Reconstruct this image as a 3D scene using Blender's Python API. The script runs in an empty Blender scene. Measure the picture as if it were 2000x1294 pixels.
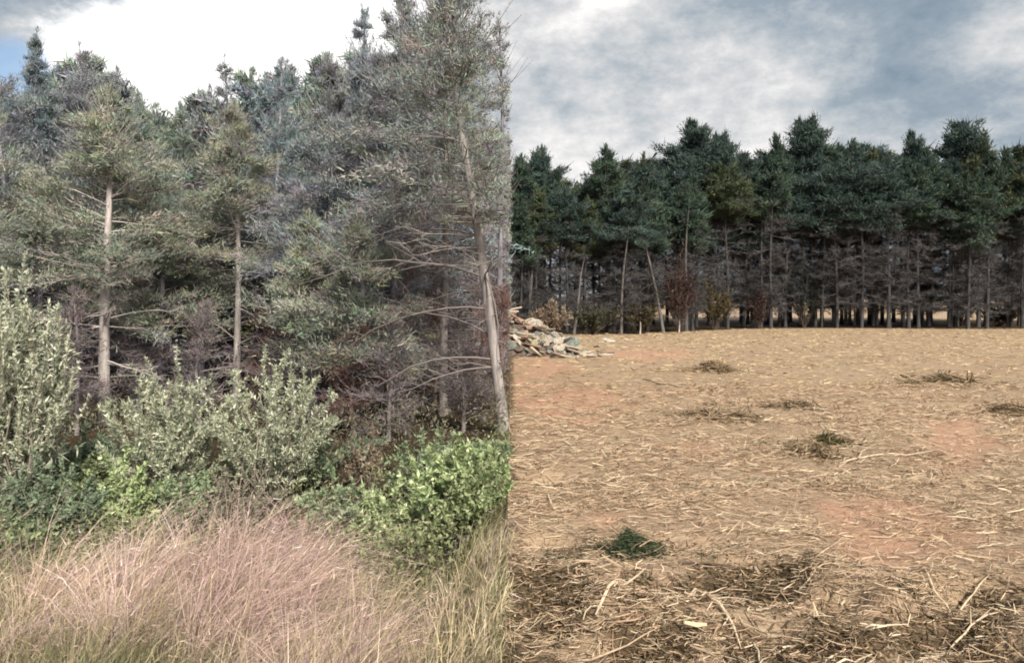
import bpy, math
import numpy as np

# ------------------------------------------------------------------ camera, sky, sun
S = bpy.context.scene
COL = S.collection
CAMH, F, HOR = 2.0, 1500.0, 585.0          # eye height, focal length and horizon row of the 2000 px wide view
cam_d = bpy.data.cameras.new('camera'); cam = bpy.data.objects.new('camera', cam_d); COL.objects.link(cam)
cam.location = (0, 0, CAMH); cam.rotation_euler = (math.pi/2, 0, 0)
cam_d.sensor_width = 36; cam_d.lens = 36*F/2000; cam_d.shift_y = -(647-HOR)/2000
cam_d.clip_start = 0.1; cam_d.clip_end = 4000
S.camera = cam
SUN_EL, SUN_AZ = math.radians(37), math.radians(160)   # azimuth clockwise from +Y: behind the camera, to the right
sun_d = bpy.data.lights.new('sun', 'SUN'); sun_d.energy = 4.3; sun_d.angle = math.radians(9); sun_d.color = (1.0, .93, .82)
sun = bpy.data.objects.new('sun', sun_d); COL.objects.link(sun)
sun.rotation_euler = (math.pi/2-SUN_EL, 0, math.pi-SUN_AZ)
sun.location = (10, -10, 30)
S.view_settings.view_transform = 'Standard'; S.view_settings.look = 'None'
S.view_settings.exposure = 0.6; S.view_settings.gamma = 1.0; S.view_settings.use_curve_mapping = False
S.render.engine = 'CYCLES'
S.cycles.use_denoising = True
S.cycles.filter_width = 1.8
S.cycles.max_bounces = 3; S.cycles.use_light_tree = False; S.cycles.diffuse_bounces = 2; S.cycles.glossy_bounces = 1; S.cycles.transmission_bounces = 2; S.cycles.use_adaptive_sampling = True; S.cycles.adaptive_threshold = .03


class NT:
    """small helper for node trees"""
    def __init__(s, tree):
        s.t = tree; s.n = tree.nodes; s.l = tree.links; s.n.clear()
    def add(s, kind, **kw):
        nd = s.n.new(kind)
        for k, v in kw.items():
            if k == 'inp':
                for a, b in v.items():
                    if hasattr(b, 'is_output'): s.l.new(b, nd.inputs[a])
                    else: nd.inputs[a].default_value = b
            else: setattr(nd, k, v)
        return nd
    def math(s, op, a, b=0.0, c=0.0, clamp=False):
        m = s.add('ShaderNodeMath', operation=op, use_clamp=clamp, inp={0: a, 1: b, 2: c}); return m.outputs[0]
    def mix(s, fac, a, b, mode='MIX'):
        m = s.add('ShaderNodeMix', data_type='RGBA', blend_type=mode)
        for i, v in ((0, fac), (6, a), (7, b)):
            if hasattr(v, 'is_output'): s.l.new(v, m.inputs[i])
            else: m.inputs[i].default_value = v if i == 0 else (*v[:3], 1)
        return m.outputs[2]
    def noise(s, vec, scale, detail=4, rough=.55, dist=0.0):
        n = s.add('ShaderNodeTexNoise', inp={'Scale': scale, 'Detail': detail, 'Roughness': rough, 'Distortion': dist})
        s.l.new(vec, n.inputs['Vector']); return n.outputs['Fac']
    def ramp(s, fac, stops):
        r = s.add('ShaderNodeValToRGB'); s.l.new(fac, r.inputs[0]); e = r.color_ramp.elements
        while len(e) < len(stops): e.new(.5)
        for i, (p, c) in enumerate(stops):
            e[i].position = p; e[i].color = (*c, 1) if len(c) == 3 else c
        return r.outputs[0]
    def mapr(s, v, a, b, c=0.0, d=1.0, smooth=True):
        m = s.add('ShaderNodeMapRange', interpolation_type='SMOOTHSTEP' if smooth else 'LINEAR', inp={0: v, 1: a, 2: b, 3: c, 4: d}); return m.outputs[0]


SKYLOC = (2.37, 2.2, 0.2)      # which part of the cloud field stands over the place
W = bpy.data.worlds.new('World'); S.world = W; W.use_nodes = True; W.cycles.sampling_method = 'NONE'
w = NT(W.node_tree)
tc = w.add('ShaderNodeTexCoord').outputs['Generated']
sky = w.add('ShaderNodeTexSky', sky_type='NISHITA', sun_disc=False, sun_elevation=SUN_EL, sun_rotation=SUN_AZ)
skyc = w.mix(1.0, sky.outputs[0], (.10, .10, .10), 'MULTIPLY')
mp = w.add('ShaderNodeMapping', inp={'Vector': tc, 'Location': SKYLOC, 'Scale': (1, 1, 1.7)}).outputs[0]
n1 = w.noise(mp, 3.0, 2, .5, 0)
n2 = w.noise(mp, 7.0, 6, .66, 0)
nn = w.math('ADD', w.math('MULTIPLY', n1, .48), w.math('MULTIPLY', n2, .52))
cloud = w.ramp(nn, [(.395, (.165, .215, .265)), (.475, (.235, .28, .325)), (.53, (.345, .375, .40)), (.585, (.47, .475, .485)), (.66, (.68, .665, .65))])
unit = lambda v: tuple(a/math.sqrt(sum(b*b for b in v)) for a in v)
pxdir = lambda px, py: unit(((px-1000)/F, 1.0, (HOR-py)/F))
dotn = w.add('ShaderNodeVectorMath', operation='DOT_PRODUCT', inp={0: tc, 1: pxdir(520, 210)}).outputs['Value']
dist = w.math('ADD', dotn, w.math('MULTIPLY', w.math('SUBTRACT', nn, .5), .10))
glow = w.mapr(dist, .972, .988)
cloud2 = w.mix(glow, cloud, (.92, .91, .90))
blue_d = w.add('ShaderNodeVectorMath', operation='DOT_PRODUCT', inp={0: tc, 1: pxdir(28, 132)}).outputs['Value']
hole2 = w.mapr(w.math('ADD', blue_d, w.math('MULTIPLY', w.math('SUBTRACT', n2, .5), .0008)), .9993, .99992, 0, .8)
cloud3 = w.mix(hole2, cloud2, skyc)
bg = w.add('ShaderNodeBackground', inp={'Color': cloud3, 'Strength': 1.0})
out = w.add('ShaderNodeOutputWorld'); w.l.new(bg.outputs[0], out.inputs[0])

# ------------------------------------------------------------------ helpers
def P(px, py, D):   # photo pixel at distance D -> world point
    return np.array([(px-1000)/F*D, D, CAMH-(py-HOR)/F*D])
def G(px, py, z=0.0):   # photo pixel on the level z
    D = (CAMH-z)*F/(py-HOR); return np.array([(px-1000)/F*D, D, z])

def sstep(a, b, x):
    t = np.clip((x-a)/(b-a), 0, 1); return t*t*(3-2*t)
def _hash(ix, iy, seed):
    n = (ix*374761393 + iy*668265263 + seed*982451653) & 0xffffffff
    n = ((n ^ (n >> 13))*1274126177) & 0xffffffff
    return ((n ^ (n >> 16)) & 0xffff)/65535.0
def vnoise(x, y, seed=0):
    x = np.asarray(x, float); y = np.asarray(y, float)
    ix = np.floor(x).astype(np.int64); iy = np.floor(y).astype(np.int64)
    fx = x-ix; fy = y-iy; fx = fx*fx*(3-2*fx); fy = fy*fy*(3-2*fy)
    a, b = _hash(ix, iy, seed), _hash(ix+1, iy, seed); c, d = _hash(ix, iy+1, seed), _hash(ix+1, iy+1, seed)
    return (a*(1-fx)+b*fx)*(1-fy)+(c*(1-fx)+d*fx)*fy
def fbm(x, y, seed=0, o=4):
    s = 0; a = .5; f = 1; tot = 0
    for i in range(o):
        s = s+a*vnoise(x*f+17*i, y*f-9*i, seed+i); tot += a; a *= .55; f *= 2.03
    return s/tot

def norm(v): return v/np.maximum(np.linalg.norm(v, axis=-1, keepdims=True), 1e-9)
def rvec(rng, n): return norm(rng.normal(size=(n, 3)))

class MB:
    """collects triangles / quads with a colour per vertex, builds ONE mesh"""
    def __init__(s): s.v = []; s.q = []; s.t = []; s.c = []; s.n = 0
    def add(s, V, Fc, C):
        V = np.asarray(V, float).reshape(-1, 3); Fc = np.asarray(Fc, np.int64)
        if len(V) == 0: return
        C = np.asarray(C, float)
        if C.ndim == 1: C = np.broadcast_to(C, (len(V), 3))
        s.v.append(V); s.c.append(C.reshape(-1, 3)); (s.q if Fc.shape[1] == 4 else s.t).append(Fc+s.n); s.n += len(V)
    def mesh(s, name, smooth=False):
        me = bpy.data.meshes.new(name)
        V = np.concatenate(s.v); C = np.concatenate(s.c)
        Q = np.concatenate(s.q) if s.q else np.zeros((0, 4), np.int64); T = np.concatenate(s.t) if s.t else np.zeros((0, 3), np.int64)
        me.vertices.add(len(V)); me.vertices.foreach_set('co', V.astype(np.float32).ravel())
        me.loops.add(Q.size+T.size); me.loops.foreach_set('vertex_index', np.concatenate([Q.ravel(), T.ravel()]).astype(np.int32))
        me.polygons.add(len(Q)+len(T))
        me.polygons.foreach_set('loop_start', np.concatenate([np.arange(len(Q))*4, Q.size+np.arange(len(T))*3]).astype(np.int32))
        me.update(calc_edges=True)
        at = me.color_attributes.new('Col', 'FLOAT_COLOR', 'POINT')
        at.data.foreach_set('color', np.concatenate([np.clip(C, 0, 1), np.ones((len(C), 1))], 1).astype(np.float32).ravel())
        if smooth: me.polygons.foreach_set('use_smooth', np.ones(len(me.polygons), bool))
        return me

def link(name, me, mat=None, parent=None, loc=None):
    o = bpy.data.objects.new(name, me); COL.objects.link(o)
    if mat is not None and me is not None and len(me.materials) == 0: me.materials.append(mat)
    if parent: o.parent = parent
    if loc is not None: o.location = [float(a) for a in loc]
    return o
def tag(o, label=None, cat=None, group=None, kind=None):
    if label: o['label'] = label
    if cat: o['category'] = cat
    if group: o['group'] = group
    if kind: o['kind'] = kind
    return o
def thing(name, label, cat, loc, group=None):
    o = link(name, None, loc=loc); o.empty_display_size = .2
    return tag(o, label, cat, group)
def copy_tree(o, parent=None):
    c = o.copy(); COL.objects.link(c); c.parent = parent
    for ch in list(o.children): copy_tree(ch, c)
    return c

def ribbons(mb, Pn, Wd, side, C):
    """Pn [N,K,3] centre lines, Wd [N,K] widths, side [N,3] or [N,K,3], C [N,3] or [N,K,3]"""
    N, K = Pn.shape[:2]
    if N == 0: return
    if side.ndim == 2: side = side[:, None, :]
    L = Pn-side*Wd[..., None]/2; R = Pn+side*Wd[..., None]/2
    V = np.stack([L, R], 2).reshape(-1, 3)
    b = (np.arange(N)*2*K)[:, None]+(np.arange(K-1)*2)[None]
    Q = np.stack([b, b+1, b+3, b+2], -1).reshape(-1, 4)
    if C.ndim == 2: C = np.broadcast_to(C[:, None, :], (N, K, 3))
    mb.add(V, Q, np.repeat(C.reshape(-1, 3), 2, 0))
def tubes(mb, Pn, Rd, C, sides=5):
    N, K = Pn.shape[:2]
    if N == 0: return
    T = norm(np.gradient(Pn, axis=1))
    ref = np.where(np.abs(T[..., 2:3]) > .8, np.array([1., 0, 0]), np.array([0, 0, 1.]))
    u = norm(np.cross(T, ref)); v = np.cross(T, u)
    a = np.arange(sides)*2*math.pi/sides
    V = Pn[:, :, None, :]+Rd[..., None, None]*(u[:, :, None, :]*np.cos(a)[None, None, :, None]+v[:, :, None, :]*np.sin(a)[None, None, :, None])
    b = (np.arange(N)*K*sides)[:, None, None]+(np.arange(K-1)*sides)[None, :, None]
    j = np.arange(sides)[None, None, :]; j2 = (j+1) % sides
    Q = np.stack([b+j, b+j2, b+sides+j2, b+sides+j], -1).reshape(-1, 4)
    if C.ndim == 2: C = np.broadcast_to(C[:, None, :], (N, K, 3))
    mb.add(V.reshape(-1, 3), Q, np.repeat(C.reshape(-1, 3), sides, 0))
def leaves(mb, c, d, n, l, wd, C, fold=0.0):
    """rhombic leaves: base c, direction d, plane normal ~n"""
    s = norm(np.cross(d, n)); l = np.asarray(l)[:, None]; wd = np.asarray(wd)[:, None]
    m = c+d*l*.45; nn_ = norm(np.cross(s, d))
    V = np.stack([c, m-s*wd/2+nn_*wd*fold, c+d*l, m+s*wd/2+nn_*wd*fold], 1)
    Q = np.arange(len(c)*4).reshape(-1, 4)
    mb.add(V, Q, np.repeat(C, 4, 0))
def needles(mb, c, d, l, wd, C, rng):
    s = norm(np.cross(d, rvec(rng, len(c)))); l = np.asarray(l)[:, None]; wd = np.asarray(wd)[:, None]
    V = np.stack([c-s*wd/2, c+s*wd/2, c+d*l], 1)
    mb.add(V, np.arange(len(c)*3).reshape(-1, 3), np.repeat(C, 3, 0))

# ------------------------------------------------------------------ materials
def attr_mat(name, rough=.75, trans=0.0, nscale=0.0, namp=.25, bump=0.0, stretch=(1, 1, 1), spec=.25):
    m = bpy.data.materials.new(name); m.use_nodes = True; t = NT(m.node_tree)
    col = t.add('ShaderNodeAttribute', attribute_name='Col').outputs['Color']
    pb = t.add('ShaderNodeBsdfPrincipled', inp={'Roughness': rough, 'Specular IOR Level': spec})
    if nscale:
        tcn = t.add('ShaderNodeTexCoord').outputs['Object']
        mv = t.add('ShaderNodeMapping', inp={'Vector': tcn, 'Scale': stretch}).outputs[0]
        nz = t.noise(mv, nscale, 5, .65)
        f = t.mapr(nz, .3, .7, 1-namp, 1+namp, False)
        cb = t.add('ShaderNodeCombineColor', inp={0: f, 1: f, 2: f}).outputs[0]
        col = t.mix(1.0, col, cb, 'MULTIPLY')
        if bump:
            b = t.add('ShaderNodeBump', inp={'Strength': .7, 'Distance': bump, 'Height': nz}); t.l.new(b.outputs[0], pb.inputs['Normal'])
    t.l.new(col, pb.inputs['Base Color'])
    o = t.add('ShaderNodeOutputMaterial')
    if trans:
        tr = t.add('ShaderNodeBsdfTranslucent', inp={'Color': col})
        mx = t.add('ShaderNodeMixShader', inp={0: trans}); t.l.new(pb.outputs[0], mx.inputs[1]); t.l.new(tr.outputs[0], mx.inputs[2])
        t.l.new(mx.outputs[0], o.inputs[0])
    else: t.l.new(pb.outputs[0], o.inputs[0])
    return m
M_leaf = attr_mat('leaf', .6, .3)
M_needle = attr_mat('cedar_needles', .8, .2, spec=.1)
M_bark = attr_mat('bark', .9, 0, 14, .45, .02, (1, 1, .18), .1)
M_twig = attr_mat('twig_wood', .9, 0, spec=.1)
M_grass = attr_mat('dry_grass', .7, .25, spec=.2)
M_straw = attr_mat('straw', .7, .1, spec=.2)
M_wood = attr_mat('splintered_wood', .75, 0, 40, .3, .004, (1, 1, 1), .2)
M_stone = attr_mat('rubble_stone', .9, 0, 7, .7, .05, (1, 1, 1), .2)

# ------------------------------------------------------------------ ground
def hz(x, y):
    x = np.asarray(x, float); y = np.asarray(y, float)
    left = 1-sstep(-.95, .05, x)
    z = -left*sstep(1.0, 2.5, y)*(.9-.6*sstep(8.3, 11.5, y)-.3*sstep(19, 27, y))
    near = sstep(-.05, .12, x)
    rough = near*(1-sstep(40, 50, y))
    z = z+rough*(.16*(fbm(x*.55, y*.55, 3, 3)-.5)+.10*(fbm(x*2.3, y*2.3, 8, 4)-.5))
    fur = near*(1-sstep(4.9, 6.2, y+.35*np.sin(x*1.7)))        # churned, rutted strip by the camera
    z = z+fur*(.30*(fbm(x*1.5+4, y*1.9, 21, 3)-.55))
    z = z-.16*sstep(.2, .8, holl(x, y))
    z = z+(1-near)*.08*(fbm(x*.9, y*.9, 5, 3)-.5)
    return z
REDP = [(1090, 790, 170, 60, .9), (1050, 720, 120, 40, .8), (1270, 690, 90, 18, 1.0), (1880, 870, 70, 60, .9), (1720, 1000, 170, 45, .8), (1380, 880, 90, 30, .6), (1720, 1080, 110, 60, .8), (1160, 1010, 120, 28, .8), (1640, 775, 70, 20, .5), (1020, 1075, 60, 30, .6)]
def red_fn(x, y):      # where the red clay shows through the mulch
    n = fbm(x*1.6+2, y*1.1, 31, 5)
    px, py = 1000+F*x/np.maximum(y, .5), HOR+F*CAMH/np.maximum(y, .5)
    a = np.zeros_like(n)
    for cx, cy, sx, sy, k in REDP: a = np.maximum(a, k*np.exp(-((px-cx)/sx)**2-((py-cy)/sy)**2))
    return sstep(.64, .88, n*.95+a*.5)
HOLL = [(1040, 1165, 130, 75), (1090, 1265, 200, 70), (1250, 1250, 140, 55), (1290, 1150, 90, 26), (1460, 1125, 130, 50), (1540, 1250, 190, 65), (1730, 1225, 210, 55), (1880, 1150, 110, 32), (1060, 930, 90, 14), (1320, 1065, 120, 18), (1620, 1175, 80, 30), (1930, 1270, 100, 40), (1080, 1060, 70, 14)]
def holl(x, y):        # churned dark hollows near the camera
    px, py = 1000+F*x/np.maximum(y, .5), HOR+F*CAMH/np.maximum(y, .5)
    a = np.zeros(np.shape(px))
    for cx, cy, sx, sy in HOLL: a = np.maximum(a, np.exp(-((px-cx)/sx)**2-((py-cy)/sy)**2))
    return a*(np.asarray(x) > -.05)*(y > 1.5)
def front_edge(x):           # where the field meets the far treeline
    return 44+9.5*sstep(5, 17, np.asarray(x, float))+.8*np.sin(np.asarray(x)*.35)
xs = np.concatenate([-np.geomspace(900, 14, 22), np.arange(-12, 0, .3), np.arange(0, 12, .09), np.arange(12, 42, .4), np.geomspace(43, 900, 22)])
ys = np.concatenate([np.linspace(-120, 1.5, 14), np.arange(2.2, 15, .085), np.arange(15, 62, .5), np.geomspace(63, 1800, 30)])
X, Y = np.meshgrid(xs, ys); Z = hz(X, Y)
mb = MB(); nx, ny = len(xs), len(ys)
i = (np.arange(ny-1)*nx)[:, None]+np.arange(nx-1)[None]
Q = np.stack([i, i+1, i+1+nx, i+nx], -1).reshape(-1, 4)
fieldw = sstep(-.1, .1, X)*(1-sstep(-.7, .5, Y-front_edge(X)))+sstep(72, 78, Y)
red = red_fn(X, Y)
litter_shade = sstep(-.7, .5, Y-front_edge(X))*(1-sstep(72, 78, Y))*sstep(-.1, .1, X)
litter_shade = np.maximum(litter_shade, (1-sstep(-.1, .1, X))*sstep(8.5, 10, Y)*(1-sstep(34, 37, Y)))
dark = (1-sstep(4.4, 5.8, Y))*sstep(.45, .6, fbm(X*1.5+4, Y*1.9, 21, 3)*-1+1.05)*sstep(-.1, .1, X)
litter_shade = np.maximum(litter_shade, .92*sstep(.3, .75, holl(X, Y)+1.3*(fbm(X*2.2, Y*2.6, 33, 4)-.55)))  # hollows: dark debris and the shade lying in them, both in the ground colour
mb.add(np.stack([X, Y, Z], -1), Q, np.stack([np.clip(fieldw, 0, 1), np.clip(red, 0, 1), np.clip(litter_shade, 0, 1)], -1).reshape(-1, 3))
gm = bpy.data.materials.new('ground'); gm.use_nodes = True; t = NT(gm.node_tree)
at = t.add('ShaderNodeAttribute', attribute_name='Col').outputs['Color']
sp = t.add('ShaderNodeSeparateColor', inp={0: at})
oc = t.add('ShaderNodeTexCoord').outputs['Object']
m1 = t.add('ShaderNodeMapping', inp={'Vector': oc, 'Scale': (1.0, 2.6, 1), 'Rotation': (0, 0, .25)}).outputs[0]
na = t.noise(m1, 9, 8, .7, 1.2); nb_ = t.noise(oc, 1.1, 4, .6); nc = t.noise(oc, 30, 5, .7)
straw = t.ramp(na, [(.30, (.13, .09, .055)), (.43, (.32, .22, .148)), (.55, (.475, .34, .232)), (.70, (.61, .465, .335))])
straw = t.mix(t.mapr(nb_, .35, .65, 0, .5), straw, (.38, .295, .185))
soil = t.ramp(nc, [(.3, (.32, .155, .095)), (.5, (.53, .30, .20)), (.7, (.64, .41, .29))])
mulch = t.mix(t.math('MULTIPLY', sp.outputs[1], t.mapr(na, .62, .42, .25, .95)), straw, soil)
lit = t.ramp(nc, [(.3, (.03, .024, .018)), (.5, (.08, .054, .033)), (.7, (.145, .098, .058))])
grs = t.ramp(na, [(.3, (.05, .05, .025)), (.55, (.16, .15, .07)), (.75, (.30, .24, .13))])
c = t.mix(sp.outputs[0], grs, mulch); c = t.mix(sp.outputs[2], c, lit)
pb = t.add('ShaderNodeBsdfPrincipled', inp={'Base Color': c, 'Roughness': .95, 'Specular IOR Level': .1})
bmp = t.add('ShaderNodeBump', inp={'Strength': .8, 'Distance': .05, 'Height': na}); t.l.new(bmp.outputs[0], pb.inputs['Normal'])
o = t.add('ShaderNodeOutputMaterial'); t.l.new(pb.outputs[0], o.inputs[0])
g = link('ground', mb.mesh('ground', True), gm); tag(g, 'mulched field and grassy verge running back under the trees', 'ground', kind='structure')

# ------------------------------------------------------------------ trees
BARK_L, BARK_PALE, BARK_D = np.array([.28, .26, .295]), np.array([.46, .41, .39]), np.array([.20, .185, .21])  # grey barks tinted with the purple of the wood's deep shade
def make_tree(rng, H, r0, bx=-99., clip=99., lean=(0, 0), bend=.12, crown_lo=.35, R=1.6, nb=70, nd=22, twigs=8, cl_per=3, cl_n=21,
              leaf=(.090, .017), cl_r=(.14, .06), pal=((.10, .115, .085), (.17, .165, .12)), bark=BARK_L, branch_c=None, dead_tw=6, prof=1.0,
              top_elev=60, low_elev=2, droop=.1, spire=.0, deadlen=1.0, sides=7, arcs=(), fuzz=(4, .23, .010)):
    """returns builders for trunk, branches, crown in coordinates local to the base"""
    tr, br, cr = MB(), MB(), MB()
    branch_c = bark*.95 if branch_c is None else np.asarray(branch_c)
    tt = np.array([0, .03, .1, .2, .3, .4, .5, .6, .7, .8, .9, 1.])
    ph = rng.uniform(0, 6.28, 2)
    tx = lean[0]*tt+bend*np.sin(tt*4.2+ph[0])*tt; ty = lean[1]*tt+bend*np.sin(tt*3.7+ph[1])*tt
    tp = np.stack([tx, ty, tt*H], -1); rad = r0*(1-tt)**.75+.006; rad[0] *= 1.25; tp[0, 2] = -.2
    tubes(tr, tp[None], rad[None], bark[None]*rng.uniform(.9, 1.1), sides+2)
    tpos = lambda t: np.stack([np.interp(t, tt, tx), np.interp(t, tt, ty), t*H], -1)
    n = nb+nd
    live = np.arange(n) < nb
    t = np.where(live, crown_lo+(1-crown_lo)*(rng.uniform(0, 1, n)**1.1)*.93, rng.uniform(.10, crown_lo+.12, n))
    az = np.arange(n)*2.399+rng.normal(0, .5, n)
    tc_ = np.clip((t-crown_lo)/(1-crown_lo), 0, 1)
    L = np.where(live, R*((1-tc_)**prof*(1-spire)+spire*.25*(1-tc_))*rng.choice([.55, .8, 1.0, 1.3], n, p=[.25, .3, .3, .15])*rng.uniform(.85, 1.15, n)*np.minimum(1, tc_/.15+.55)+.05, deadlen*R*rng.uniform(.35, 1.05, n))
    el = np.radians(np.where(live, low_elev+(top_elev-low_elev)*tc_**1.3+rng.normal(0, 9, n), rng.normal(3, 14, n)))
    hd = np.stack([np.cos(az), np.sin(az), np.zeros(n)], -1)
    if len(arcs):
        for k, (a_t, a_az, a_L, a_el) in enumerate(arcs):
            j = nb+k; t[j], L[j], el[j] = a_t, a_L, math.radians(a_el); hd[j] = (math.cos(a_az), math.sin(a_az), 0)
    p0 = tpos(t)
    avail = clip-bx-p0[:, 0]
    reach = hd[:, 0]*np.cos(el)*L
    over = reach > avail
    L = np.where(over, np.maximum(avail, .02)/np.maximum(hd[:, 0]*np.cos(el), 1e-3)*rng.uniform(.5, .95, n), L)
    KB = 7; s = np.linspace(0, 1, KB)
    dv = hd*np.cos(el)[:, None]+np.array([0, 0, 1])*np.sin(el)[:, None]
    curve = np.where(live, rng.uniform(-.05, .25, n), rng.uniform(-.35, .12, n))-np.where(live, droop*(1-tc_), 0)
    if len(arcs): curve[nb:nb+len(arcs)] = -.42
    side = norm(np.cross(dv, np.array([0, 0, 1.])))
    wob = rng.normal(0, .06, (n, 1, 1))*np.sin(s*math.pi*1.5)[None, :, None]*L[:, None, None]
    bp = p0[:, None]+dv[:, None]*(s[None, :, None]*L[:, None, None])+np.array([0, 0, 1])*(curve[:, None]*L[:, None]*(s**2)[None])[..., None]+side[:, None]*wob
    bp = bp+rng.normal(0, .012, bp.shape)*(L[:, None, None]*s[None, :, None])
    br0 = np.clip(r0*.26*(L/R)**.7*(1.15-t), .006, .045)
    if len(arcs): br0[nb:nb+len(arcs)] = .020
    bc = branch_c[None]*rng.uniform(.75, 1.25, (n, 1))
    tubes(br, bp, br0[:, None]*(1-.8*s)[None], bc, 4)
    # twigs
    def tw(idx, m, lf):
        N = len(idx)*m; bi = np.repeat(idx, m); ss = rng.uniform(.22, 1, N)
        q0 = np.stack([np.array([np.interp(ss[k], s, bp[bi[k], :, a]) for k in range(N)]) for a in range(3)], -1) if N < 4000 else \
            (lambda f, i0: bp[bi, i0]*(1-f)[:, None]+bp[bi, i0+1]*f[:, None])((ss*(KB-1)) % 1*(ss < 1), np.minimum((ss*(KB-1)).astype(int), KB-2))
        sg = rng.choice([-1, 1], N)
        d = norm(dv[bi]*rng.uniform(.4, 1, N)[:, None]+side[bi]*(sg*rng.uniform(.3, 1, N))[:, None]+rng.normal(0, .22, (N, 3))+np.array([0, 0, .12]))
        l = L[bi]*lf*rng.uniform(.5, 1.2, N)*(1.25-ss)+.06
        return bi, q0, d, l
    di = np.where(~live)[0]
    if dead_tw and len(di):
        bi, q0, d, l = tw(di, dead_tw, .42)
        e = q0+d*l[:, None]; mid = (q0+e)/2+rng.normal(0, .03, q0.shape)*l[:, None]*3
        ok = (e[:, 0]+bx) < clip
        pts = np.stack([q0, mid, e], 1)[ok]
        tubes(br, pts, np.tile(np.array([.007, .005, .002])*(1 if sides > 5 else 2.2), (len(pts), 1)), bc[bi][ok], 3)
        if fuzz:
            N = len(pts)*fuzz[0]; ki = np.repeat(np.arange(len(pts)), fuzz[0]); u = rng.uniform(.1, 1, N)[:, None]
            fp = pts[ki, 0]*(1-u)+pts[ki, 2]*u; fd = norm(d[ok][ki]+rng.normal(0, .7, (N, 3)))
            k2 = fp[:, 0]+bx+fd[:, 0]*fuzz[1] < clip
            needles(br, fp[k2], fd[k2], fuzz[1]*rng.uniform(.5, 1.3, k2.sum()), fuzz[2]*rng.uniform(.6, 1.3, k2.sum()), (bc[bi][ok][ki][k2])*rng.uniform(.6, 1.1, (k2.sum(), 1)), rng)
    li = np.where(live)[0]
    if len(li) and twigs:
        bi, q0, d, l = tw(li, twigs, .38)
        e = q0+d*l[:, None]
        ok = ((e[:, 0]+bx) < clip) & (rng.uniform(size=len(bi)) < np.clip(L[bi]/(R*.5), .12, 1))
        bi, q0, d, l, e = bi[ok], q0[ok], d[ok], l[ok], e[ok]
        pts = np.stack([q0, (q0+e)/2, e], 1)
        tubes(br, pts, np.tile(np.array([.008, .006, .002])*(1 if sides > 5 else 2), (len(pts), 1)), bc[bi], 3)
        # foliage clumps along twigs
        N = len(bi)*cl_per; ti = np.repeat(np.arange(len(bi)), cl_per); u = rng.uniform(.3, 1.1, N)
        cc = q0[ti]+d[ti]*(l[ti]*u)[:, None]
        nl = max(3, int(cl_n)); M = N*nl; ci = np.repeat(np.arange(N), nl)
        gsz = rng.uniform(.55, 1.25, N)*np.clip(L[bi[ti]]/(R*.6), .2, 1)
        btone = rng.normal(0, .22, n)
        pos = cc[ci]+rng.normal(0, 1, (M, 3))*np.array([cl_r[0], cl_r[0], cl_r[1]])*gsz[ci][:, None]
        dd = norm(d[ti][ci]*.9+(rng.normal(0, .45, (N, 3)))[ci]+rng.normal(0, .36, (M, 3))+np.array([0, 0, .25]))
        f = np.clip((rng.normal(.42, .22, N)+btone[bi[ti]])[ci]+rng.normal(0, .18, M), 0, 1.15)[:, None]
        colr = np.array(pal[0])*(1-f)+np.array(pal[1])*f
        tint = rng.normal(1, .10, (N, 3))[ci]; colr = colr*tint
        lim = clip+.05-np.abs(rng.normal(0, .12, M))
        ok = (pos[:, 0]+dd[:, 0]*leaf[0]+bx) < lim
        needles(cr, pos[ok], dd[ok], leaf[0]*np.exp(rng.normal(-.05, .42, ok.sum())), leaf[1]*np.exp(rng.normal(-.05, .35, ok.sum())), np.clip(colr[ok], .01, 1), rng)
    if nb and twigs:      # short ascending shoots that make the ragged pointed top
        nm = int(nb*.9); q = rng.uniform(0, 1, nm)**.7; tz = 1-q*.42*(1-crown_lo); am = np.arange(nm)*2.399+rng.normal(0, .4, nm)
        lm = (R*q*.42*1.05+.12*R/1.6)*rng.choice([.5, .85, 1.25], nm); em = np.radians(72-34*q+rng.normal(0, 9, nm))
        dm = np.stack([np.cos(am)*np.cos(em), np.sin(am)*np.cos(em), np.sin(em)], -1); b0 = tpos(tz)
        k_ = int(cl_n*1.6)+4; N = nm*k_; mi = np.repeat(np.arange(nm), k_); u = rng.uniform(0, 1, N)**.8
        wv = (1-u)*.10*(R/1.6)*(.4+q[mi])+.01
        pos = b0[mi]+dm[mi]*(lm[mi]*u)[:, None]+np.array([0, 0, 1])*(.18*lm[mi]*u*u)[:, None]+rng.normal(0, 1, (N, 3))*wv[:, None]
        dd = norm(dm[mi]*1.2+rng.normal(0, .42, (N, 3))+np.array([0, 0, .35]))
        f = np.clip((rng.normal(.42, .25, nm))[mi]+rng.normal(0, .15, N), 0, 1)[:, None]; ok = pos[:, 0]+bx+dd[:, 0]*leaf[0] < clip
        needles(cr, pos[ok], dd[ok], leaf[0]*rng.uniform(.5, 1.15, ok.sum()), leaf[1]*rng.uniform(.5, 1.0, ok.sum()), (np.array(pal[0])*(1-f)+np.array(pal[1])*f)[ok], rng)
        tubes(br, np.stack([b0, b0+dm*lm[:, None]*.5+np.array([0, 0, .04])*lm[:, None], b0+dm*lm[:, None]+np.array([0, 0, .18])*lm[:, None]], 1), np.tile(np.array([.009, .006, .003])*R/1.6, (nm, 1)), np.repeat(branch_c[None], nm, 0), 3)
    return tr, br, cr

def put_tree(name, label, cat, base, parts, group=None):
    root = thing(name, label, cat, base, group)
    tr, br, cr = parts
    t_ = link('trunk', tr.mesh('trunk', True), M_bark, root)
    link('branches', br.mesh('branches'), M_twig, root)
    if cr.n: link('crown', cr.mesh('crown'), M_needle, root)
    return root

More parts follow.
